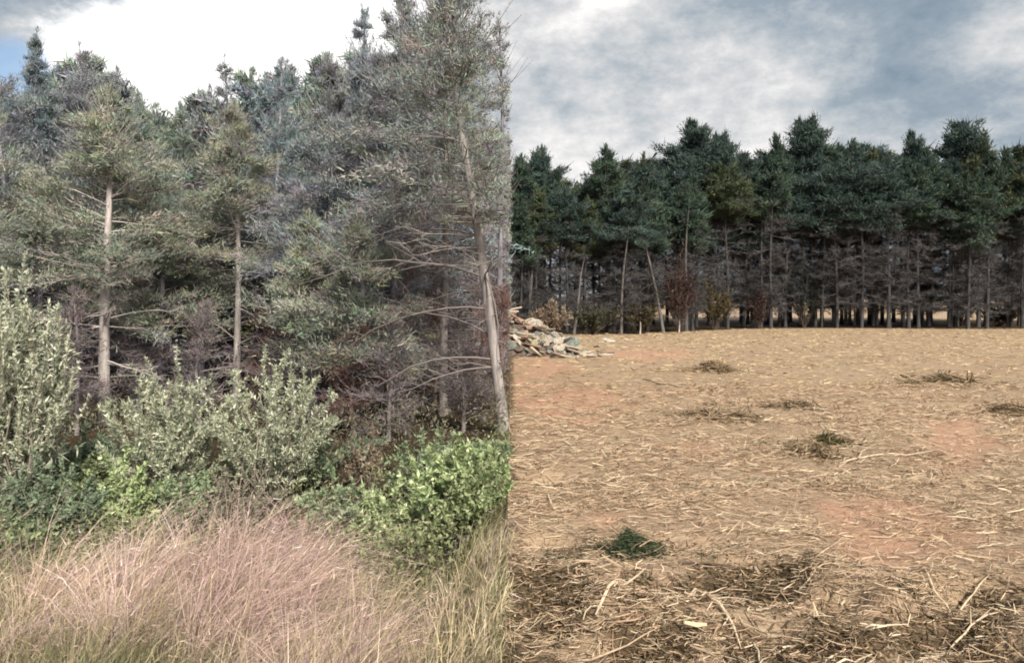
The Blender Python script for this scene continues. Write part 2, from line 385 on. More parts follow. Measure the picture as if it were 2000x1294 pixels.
OLIVE = ((.215, .23, .20), (.44, .45, .35)); GREY = ((.215, .22, .24), (.37, .38, .385)); BLUE = ((.19, .235, .26), (.35, .40, .415)); GRN = ((.19, .235, .21), (.36, .41, .335))  # needle colours lifted pale: the standing wood's washed-out haze is painted into them
GREYG = ((.205, .22, .215), (.385, .40, .365))
# px, distance, top row, R, crown_lo, palette, bark, label, extra
LT = [
 (205, 14.0, 175, 1.75, .42, OLIVE, BARK_PALE, 'cedar with pale straight trunk and bare dead limbs between big shrubs', dict(r0=.105, nd=34, deadlen=.9)),
 (462, 16.0, 205, 1.6, .48, OLIVE, BARK_PALE*.75, 'cedar with slim straight grey trunk behind the two centre shrubs', dict(r0=.075)),
 (985, 12.0, -60, 2.3, .44, GREYG, BARK_PALE*.60, 'leaning cedar with mottled pale trunk and long arching dead limbs at clearing edge', dict(r0=.085, branch_c=(.23, .20, .19), leaf=(.075, .014), cl_n=26, lean=(-1.0, .2), bend=.07, nd=40, nb=90, arcs=((.33, 3.25, 3.1, 22), (.20, 3.05, 2.5, 30), (.26, 3.5, 2.2, 10), (.15, 3.3, 2.0, 12), (.42, 2.9, 2.0, 20)))),
 (78, 18.0, 62, 1.25, .30, BLUE, BARK_L, 'narrow spired cedar, highest tip of the left wood', dict(prof=.95, nb=100, spire=.1)),
 (150, 18.6, 80, 1.3, .30, GREY, BARK_L, 'thin open-topped tree beside the narrow spired cedar', dict(nb=52, top_elev=70, cl_n=14, prof=.55)),
 (262, 16.5, 178, 1.5, .34, GRN, BARK_L, 'greenish cedar with rounded top behind the pale trunked cedar', {}),
 (448, 20.5, 118, 1.35, .34, GREY, BARK_D, 'sparse grey cedar with bare stem showing against the white sky', dict(nb=44, cl_n=12, prof=.7)),
 (540, 18.0, 112, 1.4, .32, BLUE, BARK_L, 'blue green pointed cedar right of the bright gap in the treetops', {}),
 (640, 15.5, 105, 1.7, .36, GREY, BARK_D, 'grey bushy cedar right of the blue green pointed cedar', dict(nb=85)),
 (775, 14.6, -25, 1.9, .34, GREY, BARK_L, 'tall grey cedar left of the leaning cedar, its tip leaving the frame', dict(nb=90)),
 (866, 15.6, 0, 1.8, .44, OLIVE, BARK_PALE*.55, 'cedar with brown trunk just left of the leaning edge cedar', dict(r0=.09, nd=30)),
 (742, 18.0, 120, 1.5, .40, GRN, BARK_L*.7, 'shaded cedar with thin grey trunk in the gloom behind the fallen-looking limbs', dict(r0=.085)),
 (-70, 14.0, 150, 1.7, .32, OLIVE, BARK_L, 'cedar crown entering the picture above the tall silvery shrub', {}),
 (10, 17.0, 165, 1.5, .45, GREY, BARK_L, 'open twiggy grey tree with sky showing through left of the spire', dict(nb=40, cl_n=10, prof=.6)),
 (350, 19.0, 205, 1.6, .30, GRN, BARK_D, 'low cedar under the bright gap in the treetops', {}),
 (395, 17.0, 365, 1.35, .40, OLIVE, BARK_L, 'short olive cedar in front of the taller ones, above centre shrubs', dict(nb=60)),
 (612, 13.8, 420, 1.2, .34, OLIVE, BARK_D, 'short broad olive cedar with drooping boughs in the wood edge', dict(nb=75, droop=.25)),
 (700, 13.2, 430, 1.25, .30, OLIVE, BARK_D, 'low olive cedar overhung by the long arching limb', dict(nb=60, droop=.2)),
 (70, 15.6, 325, 1.4, .38, OLIVE, BARK_D, 'short olive cedar behind the tall silvery shrub', dict(nb=65)),
 (310, 15.4, 400, 1.15, .42, OLIVE, BARK_D, 'small olive cedar right of the pale trunked cedar', dict(nb=52)),
 (975, 17.5, 40, 1.5, .50, GREY, BARK_L*.8, 'thin cedar behind the leaning cedar with sky between its limbs', dict(nb=44, cl_n=12)),
 (703, 16.2, 20, 1.6, .34, BLUE, BARK_D, 'tall blue grey cedar between two grey cedars, its tip near the frame top', dict(nb=76)),
]
for k, (px, D, ty_, R, lo, pal, bark, lab, ex) in enumerate(LT):
    rng = np.random.default_rng(100+k)
    x = (px-1000)/F*D; base = np.array([x, D, float(hz(x, D))])
    H = CAMH+(HOR-ty_)/F*D-base[2]
    kw = dict(r0=.08, nb=70, nd=26, R=R, crown_lo=lo, pal=pal, bark=bark, bx=x, clip=-.02); kw.update(ex); r0 = kw.pop('r0')
    put_tree('cedar_tree', lab, 'tree', base, make_tree(rng, H, r0, **kw), 'trees of the standing wood')

# cheaper trees deeper in the standing wood (copies of three)
rng = np.random.default_rng(7)
protoB = []
for k in range(3):
    protoB.append(put_tree('cedar_tree', 'background cedar deep in the standing wood, mostly hidden by nearer crowns', 'tree', (0, 0, -50),
        make_tree(np.random.default_rng(300+k), 8, .08, R=1.9, crown_lo=.22, prof=.7, nb=74, nd=26, twigs=7, cl_per=3, cl_n=12, leaf=(.16, .04), cl_r=(.2, .09), pal=(GREY, BLUE, GRN)[k], bark=BARK_L*.75, sides=5, fuzz=(6, .3, .014)), 'cedars deep in the standing wood'))
spots = []
for D, x0, x1, n in ((20.5, -15.5, -2.6, 11), (24, -17.8, -2.6, 12), (28.5, -20.5, -2.8, 11)):
    for j in range(n): spots.append((x0+(x1-x0)*(j+.5)/n+rng.uniform(-.5, .5), D+rng.uniform(-1.2, 1.2)))
for k, (x, D) in enumerate(spots):
    o = protoB[k] if k < 3 else copy_tree(protoB[k % 3])
    near_ = min(LT, key=lambda e: abs(e[0]-(1000+F*x/D)))
    o['label'] = '%s rank background cedar seen behind the %s' % ('second' if D < 22 else 'third' if D < 26.2 else 'last', ' '.join(near_[7].split()[:6]))
    z = float(hz(x, D)); pxx = 1000+F*x/D
    topy = np.interp(pxx, [0, 120, 200, 300, 420, 520, 700, 1000], [150, 125, 130, 190, 170, 135, 90, 120])+rng.uniform(-15, 40)
    Hh = CAMH+(HOR-topy)/F*D-z
    o.location = (x, D, z); o.rotation_euler = (0, 0, rng.uniform(0, 6.28)); sc = Hh/8; o.scale = (max(.95, sc), max(.95, sc), sc)

for k, (px, D, ty_, lab) in enumerate([(945, 22, 215, 'dim cedar in the second rank beside the clearing'), (985, 25, 270, 'dim cedar in the third rank beside the clearing'), (930, 28, 230, 'dim cedar in the last rank near the clearing'), (880, 24, 200, 'dim cedar behind the brown trunked cedar'), (978, 30, 300, 'dim cedar at the back corner of the wood by the clearing')]):
    r2 = np.random.default_rng(350+k); x = (px-1000)/F*D; z = float(hz(x, D)); H = CAMH+(HOR-ty_)/F*D-z
    put_tree('cedar_tree', lab, 'tree', (x, D, z), make_tree(r2, H, .09, bx=x, clip=-.02, R=1.7, crown_lo=.25, nb=50, nd=50, twigs=6, cl_per=2, cl_n=10, leaf=(.17, .04), cl_r=(.2, .09), pal=(GREY, OLIVE, GREY, BLUE, OLIVE)[k], bark=BARK_L*.75, branch_c=(.20, .16, .165), sides=5, fuzz=(8, .3, .016)), 'trees of the standing wood')
# reddish dead saplings in the wood edge
MAUV = ((.19, .16, .165), (.28, .24, .235))
RED = ((.14, .085, .075), (.22, .13, .11))
for k, (px, D, ty_, lab) in enumerate([(690, 12.6, 640, 'rust brown dead cedar sapling in the dark gap of the wood'), (850, 17.0, 470, 'reddish dead cedar behind the brown trunk'),
                                       (535, 15.2, 600, 'reddish dead sapling right of the slim grey trunk'), (985, 14.4, 560, 'dull red dead sapling behind the leaning cedar trunk'),
  (640, 13.4, 560, 'thin mauve dead sapling left of the rust brown one'), (760, 12.4, 600, 'bare mauve sapling right of the rust brown one'), (805, 14.6, 480, 'tall thin dead sapling midway to the brown trunk'), (905, 13.2, 590, 'twiggy dead sapling between brown trunk and leaning cedar'), (930, 15.8, 500, 'grey dead sapling close behind the leaning cedar'), (575, 14.0, 560, 'dead sapling behind the fan shaped shrub'), (390, 13.4, 590, 'dead sapling behind the gap between the silvery shrubs'), (150, 13.0, 560, 'dead sapling left of the pale trunk'), (270, 15.0, 520, 'dead sapling right of the pale trunk')]):
    rng = np.random.default_rng(500+k); x = (px-1000)/F*D; z = float(hz(x, D)); H = CAMH+(HOR-ty_)/F*D-z
    put_tree('dead_cedar', lab, 'dead tree', (x, D, z), make_tree(rng, H, .035, bx=x, clip=-.02, R=.6, crown_lo=.25, nb=40, nd=20, twigs=6, cl_per=2, cl_n=7, leaf=(.09, .012), pal=RED if k < 4 else MAUV, bark=np.array([.20, .14, .125]) if k < 4 else np.array([.23, .195, .20]), low_elev=15, fuzz=(10, .2, .009)), 'dead saplings in the standing wood')

# ------------------------------------------------------------------ shrubs
def make_shrub(rng, H, Rx, n_stem, n_leaf, leaf, pal, bx=-99., clip=99., spread=.55, arch=.2, low=.0, lean=0.0, bushy=.5, side_tw=5, stemc=(.22, .19, .16)):
    st, fo = MB(), MB()
    az = rng.uniform(0, 6.283, n_stem); q = np.sqrt(rng.uniform(0, 1, n_stem))
    hh = H*(1-.42*q*rng.uniform(.3, 1, n_stem))*rng.uniform(.72, 1.12, n_stem)
    K = 7; s = np.linspace(0, 1, K)
    ex = np.cos(az)*q*Rx+lean; ey = np.sin(az)*q*Rx*.8
    w_ = s[None]**(1.0-spread*.3)
    bp = np.stack([ex[:, None]*w_, ey[:, None]*w_, hh[:, None]*(s[None]-arch*(q[:, None])*s[None]**3)], -1)
    bp[:, 1:, :2] += rng.normal(0, .03*H**.5, (n_stem, K-1, 2))
    bp[:, 0, :2] += rng.normal(0, .08, (n_stem, 2)); bp[:, 0, 2] = -.08
    bp[..., 0] = np.minimum(bp[..., 0]+bx, clip-.03)-bx
    sc = np.array(stemc)[None]*rng.uniform(.7, 1.2, (n_stem, 1))
    tubes(st, bp, (rng.uniform(.008, .016, n_stem)*H**.5)[:, None]*(1-.8*s)[None], sc, 4)
    N = n_stem*side_tw; bi = np.repeat(np.arange(n_stem), side_tw); ss = rng.uniform(.25, .97, N)
    i0 = np.minimum((ss*(K-1)).astype(int), K-2); f = (ss*(K-1)-i0)[:, None]
    q0 = bp[bi, i0]*(1-f)+bp[bi, i0+1]*f; tdir = norm(bp[bi, i0+1]-bp[bi, i0])
    d = norm(tdir*.7+rng.normal(0, .6, (N, 3))*np.array([1, 1, .4])+np.array([0, 0, .25])); l = H*rng.uniform(.08, .22, N)*bushy*2*(1.2-ss)
    e = q0+d*l[:, None]; e[:, 0] = np.minimum(e[:, 0]+bx, clip-.03)-bx
    d = norm(e-q0+1e-6)
    tubes(st, np.stack([q0, (q0+e)/2, e], 1), np.tile([.005, .004, .0015], (N, 1)), sc[bi], 3)
    # leaves on stems' outer parts and on twigs
    segs0 = np.concatenate([q0, bp[:, 3], bp[:, 5]]); segs1 = np.concatenate([e, bp[:, 5], bp[:, 6]])
    ln = np.linalg.norm(segs1-segs0, axis=1); pr = ln/ln.sum()
    k = rng.choice(len(segs0), n_leaf, p=pr); u = rng.uniform(0, 1.02, n_leaf)[:, None]
    pos = segs0[k]*(1-u)+segs1[k]*u; td = norm(segs1[k]-segs0[k]+1e-6)
    ld = norm(td*.55+rvec(rng, n_leaf)*.8+np.array([0, 0, .15])); nn2 = norm(rng.normal(0, .6, (n_leaf, 3))+np.array([0, 0, 1.]))
    cl = np.clip(rng.normal(.5, .22, len(segs0))[k]+rng.normal(0, .22, n_leaf), 0, 1)[:, None]
    c = np.array(pal[0])*(1-cl)+np.array(pal[1])*cl
    if len(pal) > 2:
        pick = rng.uniform(size=n_leaf) < .2; c[pick] = np.array(pal[2])*rng.uniform(.8, 1.2, (pick.sum(), 1))
    ok = (pos[:, 0]+bx+np.maximum(ld[:, 0], 0)*leaf[0] < clip-np.abs(rng.normal(0, .03, n_leaf))) & (pos[:, 2] > low)
    leaves(fo, pos[ok], ld[ok], nn2[ok], leaf[0]*np.exp(rng.normal(-.1, .35, ok.sum())), leaf[1]*np.exp(rng.normal(-.1, .3, ok.sum())), c[ok], .15)
    return st, fo
SILV = ((.33, .36, .27), (.66, .68, .51), (.80, .79, .63)); SILV2 = ((.30, .34, .235), (.63, .66, .475), (.82, .82, .66)); BRIGHT = ((.24, .32, .15), (.52, .61, .32), (.72, .77, .48)); DEEP = ((.14, .19, .13), (.34, .41, .27))
MIDG = ((.18, .24, .14), (.43, .50, .31)); TANB = ((.22, .20, .16), (.42, .38, .29)); BRN = ((.20, .14, .11), (.42, .33, .24))
SH = [  # px, D, top row, Rx, stems, leaves, leaf size, palette, label, extra
 (25, 8.6, 492, .78, 60, 24000, (.062, .021), SILV, 'tall silvery green shrub standing at the edge of the grass', dict(spread=.2, arch=.10)),
 (318, 9.4, 655, .90, 44, 21000, (.052, .016), SILV2, 'silvery leafed shrub in front of the pale trunked cedar', dict(arch=.25, side_tw=7)),
 (520, 9.5, 662, .94, 46, 21000, (.052, .016), SILV2, 'silvery fan shaped shrub with feathery shoots left of the dark gap', dict(arch=.25, lean=.1, side_tw=7)),
 (905, 8.0, 845, .66, 50, 17000, (.050, .030), BRIGHT, 'tall bright green leafy bush at the edge of the clearing', dict(arch=.15, side_tw=7)),
 (672, 8.2, 905, .60, 40, 10000, (.050, .026), MIDG, 'mid green low bush below the rust brown sapling', dict(side_tw=7)),
 (785, 8.0, 912, .60, 40, 10000, (.048, .028), BRIGHT, 'bright green low bush just left of the tall bright green bush', dict(side_tw=7)),
 (235, 8.6, 885, .58, 40, 11000, (.052, .030), BRIGHT, 'bright green low bush under the pale trunk', dict(side_tw=7)),
 (85, 8.1, 880, .66, 40, 11000, (.050, .026), DEEP, 'dark green low bush at the foot of the tall silvery shrub', dict(side_tw=7)),
 (450, 8.7, 915, .80, 46, 12000, (.048, .017), TANB, 'greyish dry bush at the foot of the fan shaped shrub', dict(side_tw=7)),
 (715, 9.8, 830, .30, 14, 900, (.055, .03), BRN, 'sparse brown leaved sapling in front of the dark gap', dict(arch=.05)),
 (365, 8.5, 890, .42, 24, 5000, (.05, .03), MIDG, 'small green bush between the two silvery shrubs', {}),
 (845, 9.4, 830, .62, 32, 8000, (.055, .028), MIDG, 'green bush behind the bright green bush', {}),
 (968, 10.2, 860, .36, 30, 7000, (.055, .030), MIDG, 'green bush around the foot of the leaning cedar', {}),
 (600, 10.2, 850, .6, 34, 8000, (.060, .022), DEEP, 'dark green bush behind the fan shaped shrub', {}),
 (165, 10.4, 835, .6, 34, 8000, (.060, .022), DEEP, 'dark green bush left of the pale trunk foot', {}),
 (720, 10.8, 850, .45, 26, 5000, (.060, .022), DEEP, 'shaded bush in the dark gap of the wood', {}),
]
for k, (px, D, ty_, Rx, ns, nl, lf, pal, lab, ex) in enumerate(SH):
    rng = np.random.default_rng(700+k); x = (px-1000)/F*D; z = float(hz(x, D)); H = CAMH+(HOR-ty_)/F*D-z
    root = thing('shrub', lab, 'shrub', (x, D, z), 'shrubs along the wood edge')
    st, fo = make_shrub(rng, H, Rx, ns, nl, lf, pal, bx=x, clip=.03, **ex)
    link('stems', st.mesh('stems'), M_twig, root); link('foliage', fo.mesh('foliage'), M_leaf, root)

# ------------------------------------------------------------------ grass of the verge
def grass(rng, tufts, per, box, hgt, wd, pal, lean, wisps, wl, dens, name, label, rad=.09, bendr=.5):
    """tufts of blades that share a lean, a height and a tone"""
    x = rng.uniform(box[0], box[1], tufts); y = rng.uniform(box[2], box[3], tufts)
    k = (x > -.70*y-.2) & (rng.uniform(size=tufts) < dens(x, y)); x, y = x[k], y[k]; T = len(x)
    th = rng.uniform(.35, 1.3, T)*(.35+1.3*fbm(x*1.4, y*1.4, 41, 3))*(.26+.74*sstep(-.05, -1.25, x)); tl = rng.normal(1, .8, T)*(.6+1.0*fbm(x*.8+3, y*.8, 51, 2)); ty = rng.normal(0, .25, T)
    tf = np.clip(fbm(x*1.1+9, y*1.4, 61, 3)*1.6-.3+rng.normal(0, .3, T), 0, 1); tb = rng.uniform(.5, 1.25, T)
    N = T*per; ti = np.repeat(np.arange(T), per)
    ra = rng.normal(0, rad, (N, 2)); x = x[ti]+ra[:, 0]; y = y[ti]+ra[:, 1]; z = hz(x, y)
    h = hgt*th[ti]*rng.uniform(.45, 1.1, N)
    K = 4; s = np.linspace(0, 1, K)
    dx = lean[0]*tl[ti]+ra[:, 0]*2.2+rng.normal(0, lean[2], N); dy = lean[1]+ty[ti]+ra[:, 1]*2+rng.normal(0, lean[2], N)
    off = h[:, None]*s[None]**1.7
    Pn = np.stack([x[:, None]+dx[:, None]*off, y[:, None]+dy[:, None]*off, z[:, None]-.02+h[:, None]*(s-bendr*(.2+.5*np.abs(dx)[:, None])*s**3)], -1)
    k = (Pn[:, -1, 0] < .0+np.abs(rng.normal(0, .05, N))) & (x < .03)
    Pn, dx, ti, x, y = Pn[k], dx[k], ti[k], x[k], y[k]; N = len(x)
    f = np.clip(tf[ti]+rng.normal(0, .2, N), 0, 1)[:, None]
    c = np.array(pal[0])*(1-f)+np.array(pal[1])*f; pick = rng.uniform(size=N) < .16; c[pick] = np.array(pal[2])
    c = c*tb[ti][:, None]*rng.uniform(.75, 1.2, (N, 1))
    side = norm(np.stack([np.ones(N), rng.normal(0, .6, N), np.zeros(N)], -1))
    mb = MB()
    ribbons(mb, Pn, wd*np.array([1, .9, .65, .15])[None]*rng.uniform(.6, 1.4, (N, 1)), side, c)
    if wisps:
        M = N*wisps; i_ = np.repeat(np.arange(N), wisps); u = rng.uniform(.45, 1, M); i0 = np.minimum((u*(K-1)).astype(int), K-2); ff = (u*(K-1)-i0)[:, None]
        p = Pn[i_, i0]*(1-ff)+Pn[i_, i0+1]*ff; td = norm(Pn[i_, i0+1]-Pn[i_, i0])
        d = norm(td+rng.normal(0, .4, (M, 3)))
        needles(mb, p, d, wl*rng.uniform(.5, 1.3, M), wd*rng.uniform(.6, 1.3, M), np.clip(c[i_]*rng.uniform(.9, 1.3, (M, 1)), 0, 1), rng)
    return tag(link(name, mb.mesh(name), M_grass), label, 'grass', kind='stuff')
PINK = ((.66, .455, .42), (.86, .64, .60), (.82, .64, .48))
front = lambda x, y: sstep(-.35, .35, y-np.interp(1000+F*x/y, [0, 300, 430, 650, 780, 1000], [6.15, 6.0, 5.0, 5.0, 5.6, 5.9])+1.2*(fbm(x*1.3, y*1.3, 87, 2)-.5))
back = lambda x, y: 1-sstep(-.45, .35, y-np.interp(1000+F*x/y, [0, 150, 250, 600, 690, 820, 1000], [7.6, 7.5, 8.1, 8.3, 6.9, 6.6, 6.9])+1.6*(fbm(x*1.3, y*.2, 77, 3)-.45))
grass(np.random.default_rng(1), 1800, 30, (-6.6, 0, 4.5, 8.8), .92, .0055, PINK, (.7, .0, .26), 2, .085, lambda x, y: (.12+.88*sstep(.36, .52, fbm(x*1.1, y*1.2, 71, 3)+.10*np.exp(-((x+2.6)/1.4)**2)))*front(x, y)*back(x, y),
      'broomsedge_grass', 'tall pinkish dry grass leaning in the wind before the shrubs', .065)
grass(np.random.default_rng(2), 2000, 24, (-5.6, 0, 3.6, 7.6), .50, .0065, ((.16, .18, .085), (.33, .32, .17), (.50, .43, .26)), (.12, 0, .3), 0, 0, lambda x, y: (.3+.7*sstep(.40, .58, fbm(x*.8+5, y*.8, 81, 3)+.15*sstep(-1.5, -3, x)))*(1-.55*sstep(5.9, 6.7, y)),
      'green_grass', 'short olive green grass mixed with dry blades at the front of the verge', .12)
grass(np.random.default_rng(3), 1300, 16, (-5.8, 0, 3.6, 7.6), .80, .0060, ((.50, .40, .25), (.64, .52, .34), (.72, .62, .45)), (.28, 0, .26), 1, .08, lambda x, y: (.3+.7*sstep(.42, .6, fbm(x*.9+15, y*.9, 91, 3)+.2*sstep(-1.8, -.4, x)))*back(x, y),
      'straw_coloured_grass', 'straw coloured dry grass blades among the pink grass', .08)
def weeds(seed, N, box, zmax, lf, pal, name, label):
    r = np.random.default_rng(seed); x = r.uniform(box[0], box[1], N); y = r.uniform(box[2], box[3], N)
    k = (r.uniform(size=N) < sstep(.35, .6, fbm(x*.9, y*.9, seed, 3))) & (x > -.74*y-.5); x, y = x[k], y[k]; N = len(x)
    hh = zmax*(.3+fbm(x*1.4, y*1.4, seed+3, 3)); p = np.stack([x, y, hz(x, y)+hh*r.uniform(0, 1, N)**.7], -1)
    f = np.clip(fbm(x*2, y*2, seed+5, 2)+r.normal(0, .25, N), 0, 1)[:, None]; mb = MB()
    leaves(mb, p, norm(r.normal(0, 1, (N, 3))+np.array([0, 0, .3])), norm(r.normal(0, .6, (N, 3))+np.array([0, 0, 1.])), lf[0]*r.uniform(.6, 1.3, N), lf[1]*r.uniform(.6, 1.3, N), np.array(pal[0])*(1-f)+np.array(pal[1])*f, .1)
    return tag(link(name, mb.mesh(name), M_leaf), label, 'undergrowth', kind='stuff')
weeds(401, 46000, (-7.2, -.04, 7.2, 10.0), .8, (.06, .026), ((.12, .15, .08), (.36, .39, .20)), 'undergrowth', 'tangle of low green weeds between grass and shrubs')
weeds(411, 30000, (-10.5, -.06, 9.6, 14.5), .9, (.07, .022), ((.11, .105, .08), (.27, .25, .17)), 'undergrowth', 'dull brown green undergrowth on the shaded floor of the wood')

# ------------------------------------------------------------------ far treeline
rng = np.random.default_rng(11)
DG = ((.044, .068, .053), (.102, .140, .102)); DG2 = ((.053, .070, .043), (.124, .145, .081)); DB = ((.044, .068, .061), (.095, .132, .112))
BR = np.array([.118, .112, .114])
FG = 'cedars of the far treeline'
def far_proto(k, pal, bark, **kw):
    a = dict(R=2.5, crown_lo=.65, nb=64, nd=70, twigs=8, cl_per=3, cl_n=11, leaf=(.28, .075), cl_r=(.26, .12), pal=pal, bark=bark*.55, branch_c=BR*.92, dead_tw=8, deadlen=.9, sides=5, bend=.3, top_elev=62, low_elev=0, fuzz=(7, .5, .030), prof=1.05)
    a.update(kw)
    return make_tree(np.random.default_rng(900+k), 13, a.pop('r0', .15), **a)
FP = [far_proto(0, DG, BR, crown_lo=.64), far_proto(1, DG2, BR*1.2, R=2.2, nb=60, crown_lo=.55), far_proto(2, DB, BR*.9, R=2.8, prof=.9, nb=84), far_proto(3, DG, BR*1.1, R=2.0, crown_lo=.70, nb=46), far_proto(4, DB, BR, R=2.5, prof=.55, nb=76, crown_lo=.62),
      far_proto(5, DG2, BR, R=2.6, prof=.5, nb=70, crown_lo=.72), far_proto(6, DG, BR*1.15, R=1.9, prof=1.1, nb=70, crown_lo=.50, nd=60)]
protoF = [put_tree('cedar_tree', 'x', 'tree', (0, 0, -80), p, FG) for p in FP]
usedF = set()
def far_tree(k, x, D, topy, label, group=FG, width=1.0):
    if k in usedF: o = copy_tree(protoF[k])
    else: o = protoF[k]; usedF.add(k)
    z = float(hz(x, D)); H = CAMH+(HOR-topy)/F*D-z
    o.location = (x, D, z); o.rotation_euler = (0, 0, rng.uniform(0, 6.28)); s = H/13; o.scale = (s*width*(.85 if group == FG else 1), s*width*(.85 if group == FG else 1), s)
    o['label'] = label; o['group'] = group; return o
EM = [ # px, top row, proto, width, label
 (1012, 305, 0, 1.0, 'far cedar whose tip shows beside the standing wood above the rubble'),
 (1062, 292, 2, .8, 'dark far cedar rising above the rubble pile'),
 (1188, 285, 3, 1.0, 'sparse open topped far cedar right of the dip in the treeline'),
 (1255, 300, 1, .9, 'far cedar with twin ragged tips left of the tallest one'),
 (1345, 240, 2, 1.05, 'tallest pointed dark cedar of the far treeline'),
 (1402, 278, 4, .8, 'far cedar close on the right of the tallest one'),
 (1452, 303, 1, 1.0, 'yellowish green far cedar in the low stretch right of the tallest one'),
 (1522, 265, 0, .8, 'far cedar forming the left half of the twin crown'),
 (1566, 250, 4, 1.0, 'far cedar forming the bristly right half of the twin crown'),
 (1628, 285, 3, .9, 'small tipped far cedar just right of the twin crown'),
 (1660, 278, 0, .9, 'far cedar midway between the twin crown and the slender spire'),
 (1712, 290, 1, .9, 'far cedar left of the slender spire'),
 (1776, 262, 2, .7, 'slender spired far cedar'),
 (1812, 292, 3, .9, 'far cedar on the right shoulder of the slender spire'),
 (1888, 254, 4, 1.0, 'broad airy far cedar near the right end of the treeline'),
 (1925, 256, 1, 1.0, 'far cedar sharing the broad airy crown at right'),
 (1968, 292, 0, .8, 'last full far cedar before the right edge of the picture'),
 (2010, 310, 2, .8, 'far cedar cut by the right edge of the picture'),
]
for px, ty_, k, wd, lab in EM:
    D = float(front_edge((px-1000)/F*54))+rng.uniform(2.5, 6); x = (px-1000)/F*D
    far_tree(k, x, D, ty_, lab, width=wd)
SHORT = {1012: 'tip beside the wood', 1062: 'cedar above the rubble', 1188: 'sparse open top', 1255: 'twin ragged tips', 1345: 'tallest cedar', 1402: "tallest cedar's neighbour", 1452: 'yellowish green cedar', 1522: "twin crown's left half",
         1566: "twin crown's bristly half", 1628: 'small tip', 1660: 'midway cedar', 1712: 'cedar left of the spire', 1776: 'slender spire', 1812: "spire's right shoulder", 1888: 'broad airy cedar', 1925: "airy crown's right half", 1968: 'last full cedar', 2010: 'cut off cedar'}
for row, (off, n) in enumerate(((1.0, 24), (4.5, 24), (9, 22), (15, 20))):
    for j in range(n):
        px = 990+1060*(j+.5)/n+rng.uniform(-16, 16)
        D = float(front_edge((px-1000)/F*54))+off+rng.uniform(-1.2, 1.2); x = (px-1000)/F*D
        topy = np.interp(px, [1000, 1090, 1140, 1200, 1300, 1420, 1500, 1600, 1700, 1850, 1960, 2020], [328, 345, 368, 335, 314, 309, 302, 302, 304, 306, 304, 320])+rng.uniform(-6, 30)+(22 if row == 0 else 0)
        near_ = min(EM, key=lambda e: abs(e[0]-px)); sd = 'left' if px < near_[0] else 'right'
        far_tree(int(rng.choice([0, 1, 2, 3, 4, 5, 5, 4, 6])), x, D, topy, '%s row cedar of the treeline, just %s of the %s' % (('front', 'second', 'third', 'back')[row], sd, SHORT[near_[0]]), 'merged cedars of the far treeline')
# bare poles with pale bark at the front of the treeline
def pole(px, foot, ty_, r0, lean, bark, label, nd=26):
    D = CAMH*F/(foot-HOR); x = (px-1000)/F*D; z = float(hz(x, D)); H = CAMH+(HOR-ty_)/F*D-z
    return put_tree('bare_tree', label, 'bare tree', (x, D, z), make_tree(np.random.default_rng(int(px)), H, r0, R=1.7, crown_lo=.35, nb=0, nd=nd, twigs=0, dead_tw=9, bark=bark, branch_c=bark*.62, lean=(lean, 0), sides=6, bend=.15, deadlen=1.0, fuzz=(5, .4, .022)), 'bare trunks at the front of the far treeline')
PB = np.array([.135, .122, .115])
pole(1033, 652, 370, .11, .3, PB*.8, 'slim pale bare trunk behind the rubble pile')
pole(1120, 655, 500, .09, .7, PB, 'short pale bare trunk leaning right beside the rubble pile', 14)
pole(1213, 652, 440, .09, .3, PB, 'straight pale bare trunk between the rubble pile and the leaning trunk')
pole(1296, 650, 380, .10, -1.6, PB*1.15, 'pale bare trunk leaning left with forked top')
pole(1340, 648, 400, .13, .1, PB*.75, 'brown bare trunk under the tallest cedar')
pole(1486, 641, 390, .13, .2, PB*.5, 'dark brown bare trunk in front of the middle of the treeline')
pole(1605, 640, 400, .08, .2, PB*.5, 'slim dark bare trunk below the twin crown')
pole(1670, 640, 420, .08, -.1, PB*.6, 'slim grey bare trunk left of the lit gap')
pole(1738, 640, 400, .11, -.3, PB*.35, 'black bare trunk beside the lit gap')
pole(1800, 638, 355, .12, .2, PB*.55, 'many branched bare tree with upswept grey limbs', 46)
pole(1870, 638, 420, .10, .3, PB*.35, 'dark bare trunk right of the many branched bare tree')
pole(1975, 638, 400, .12, .0, PB*.4, 'dark bare trunk near the right edge of the picture')
